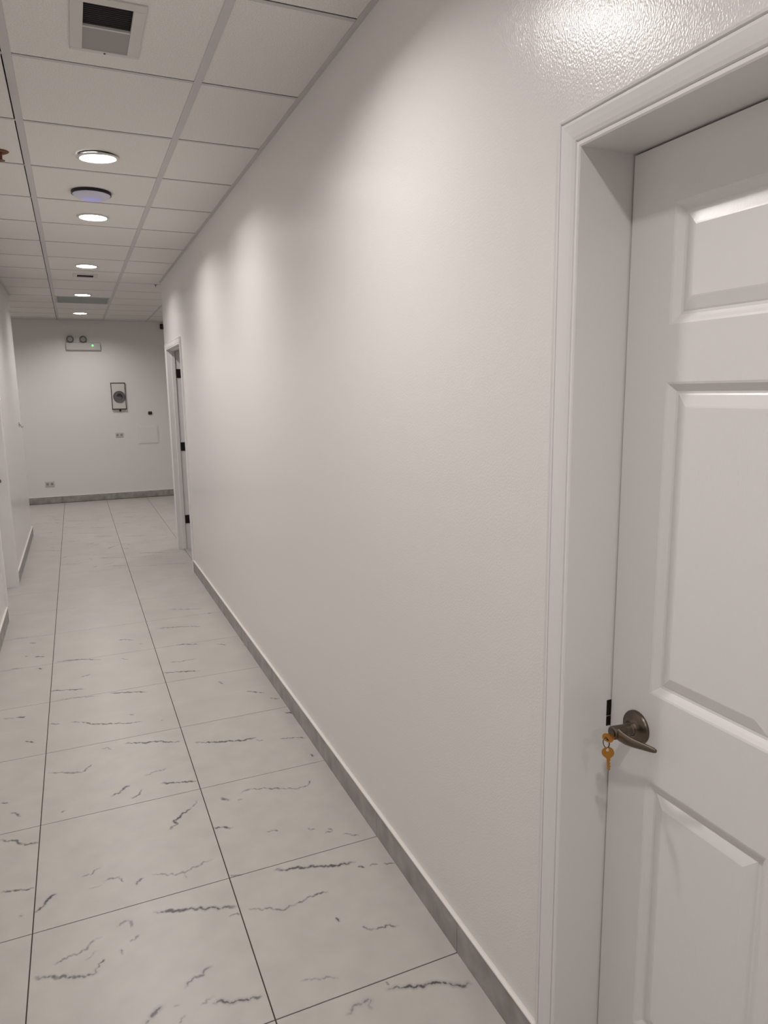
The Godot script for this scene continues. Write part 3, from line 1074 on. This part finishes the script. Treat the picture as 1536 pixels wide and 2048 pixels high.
	mb.box(Vector3(-0.102, -0.189, 0.0), Vector3(-0.094, 0.189, 0.034))
	mb.box(Vector3(0.094, -0.189, 0.0), Vector3(0.098, 0.189, 0.034))
	put("outline", mb, M.black, ab)
	mb = MB.new()
	var dx := Transform3D(Basis(Vector3(1, 0, 0), PI / 2), Vector3(0.008, -0.008, 0.029))
	mb.lathe([Vector2(0.086, 0.0), Vector2(0.086, 0.014), Vector2(0.078, 0.020), Vector2(0.068, 0.016), Vector2(0.0, 0.018)], dx, 36)
	var dial := put("dial", mb, M.dial_grey, ab)
	mb = MB.new()
	mb.plate(PackedVector2Array([Vector2(-0.035, 0.0), Vector2(-0.020, 0.035), Vector2(0.020, 0.040), Vector2(0.045, 0.005), Vector2(0.040, -0.030), Vector2(0.020, 0.005)]), 0.008, Transform3D(Basis.IDENTITY, Vector3(0.008, 0.0, 0.050)))
	put("pointer", mb, M.slot_dark, dial)
	mb = MB.new()
	mb.cbox(Vector3(-0.002, -0.232, 0.004), Vector3(0.022, -0.199, 0.020), 0.003)
	put("latch", mb, M.black, ab)

	var sw := base("light_switch", Vector3(1.071, 1.300, END))
	tag(sw, "tiny black wall switch right of the dial box on the end wall", "switch")
	mb = MB.new()
	mb.cbox(Vector3(-0.028, -0.023, 0), Vector3(0.028, 0.023, 0.016), 0.003)
	put("body", mb, M.black, sw)
	mb = MB.new()
	mb.cbox(Vector3(-0.014, -0.010, 0.015), Vector3(0.014, 0.010, 0.021), 0.002)
	put("button", mb, M.slot_dark, sw)

	outlet("power_outlet", 0.605, 0.980, 0.115, 0.072, "pale outlet plate below the dial box on the end wall", "outlet")
	outlet("power_outlet", -0.417, 0.290, 0.125, 0.078, "pale outlet plate low on the end wall above the baseboard, left", "outlet")

	var ap := base("access_panel", Vector3(1.024, 0.970, END))
	tag(ap, "faint white square access panel on the end wall, right of the outlet", "access panel")
	mb = MB.new()
	mb.cbox(Vector3(-0.150, -0.137, 0.0), Vector3(0.150, 0.137, 0.006), 0.002)
	put("frame", mb, M.wall, ap)
	mb = MB.new()
	mb.cbox(Vector3(-0.136, -0.123, 0.005), Vector3(0.136, 0.123, 0.009), 0.002)
	put("hatch", mb, M.wall, ap)

	var cm := base("wall_camera", Vector3(1.335, 2.598, END))
	tag(cm, "tiny black sensor high on the end wall beside the right wall's corner", "sensor")
	mb = MB.new()
	mb.cbox(Vector3(-0.035, -0.038, 0.0), Vector3(0.035, 0.038, 0.05), 0.006)
	put("body", mb, M.black, cm)
	mb = MB.new()
	mb.lathe([Vector2(0.022, 0.0), Vector2(0.020, 0.010), Vector2(0.0, 0.014)], Transform3D(Basis(Vector3(1, 0, 0), PI / 2), Vector3(0, 0, 0.049)), 16)
	put("lens", mb, M.slot_dark, cm)

	var hk := base("wall_hook", Vector3(LW, 1.275, -8.546))
	tag(hk, "tiny grey hook on the left wall near its far corner", "hook")
	mb = MB.new()
	mb.cbox(Vector3(0.0, -0.020, -0.012), Vector3(0.004, 0.030, 0.012), 0.001)
	put("plate", mb, M.slot_grey, hk)
	mb = MB.new()
	mb.sweep([Vector3(0.003, 0.010, 0), Vector3(0.016, -0.004, 0), Vector3(0.020, -0.022, 0), Vector3(0.030, -0.026, 0), Vector3(0.038, -0.014, 0)], [Vector2(0.004, 0.004), Vector2(0.004, 0.004), Vector2(0.004, 0.004), Vector2(0.004, 0.004), Vector2(0.004, 0.004)], Vector3(0, 0, 1), 10)
	put("prong", mb, M.slot_grey, hk)

	# ---------------------------------------------------------------- keys in the near door
	# key in the lock: flat, pointing into the cylinder
	var lock := Vector3(W + 0.115 - 0.0655, 0.890, -1.019)
	var k1 := base("key", lock)
	tag(k1, "brass key standing in the lever's lock", "key", "keys in the door")
	mb = MB.new()
	var bow := 0.0115
	# bow plane is tilted about the blade's axis; blade (-y of the outline) runs into the lock (+x)
	var kb := Basis(Vector3(0, -0.35, 0.94).normalized(), Vector3(-1, 0, 0), Vector3(0, -0.94, -0.35).normalized())
	mb.plate(key_poly(bow, 0.016), 0.0022, Transform3D(kb, Vector3(-0.0150, 0, 0)))
	put("blank", mb, M.brass, k1)
	var ring := base("key_ring", lock + Vector3(-0.0205, -0.0085, 0.002))
	tag(ring, "small dark wire ring joining the two brass keys", "key ring")
	mb = MB.new()
	var pts := []
	var sz := []
	for i in 25:
		var a := TAU * i / 24.0
		pts.append(Vector3(0.25 * sin(a) * 0.008, cos(a) * 0.0100, sin(a) * 0.0065))
		sz.append(Vector2(0.0008, 0.0008))
	mb.sweep(pts, sz, Vector3(1, 0, 0), 8)
	put("wire", mb, M.bronze, ring)
	var k2 := base("key", lock + Vector3(-0.0205, -0.026, 0.008))
	tag(k2, "brass key hanging from the small ring below the door lever", "key", "keys in the door")
	mb = MB.new()
	var kb2 := Basis(Vector3(0, 1, 0), -0.62) * Basis(Vector3(0, 0, 1), 0.10)
	mb.plate(key_poly(0.0120, 0.038), 0.0022, Transform3D(kb2, Vector3.ZERO))
	put("blank", mb, M.brass, k2)
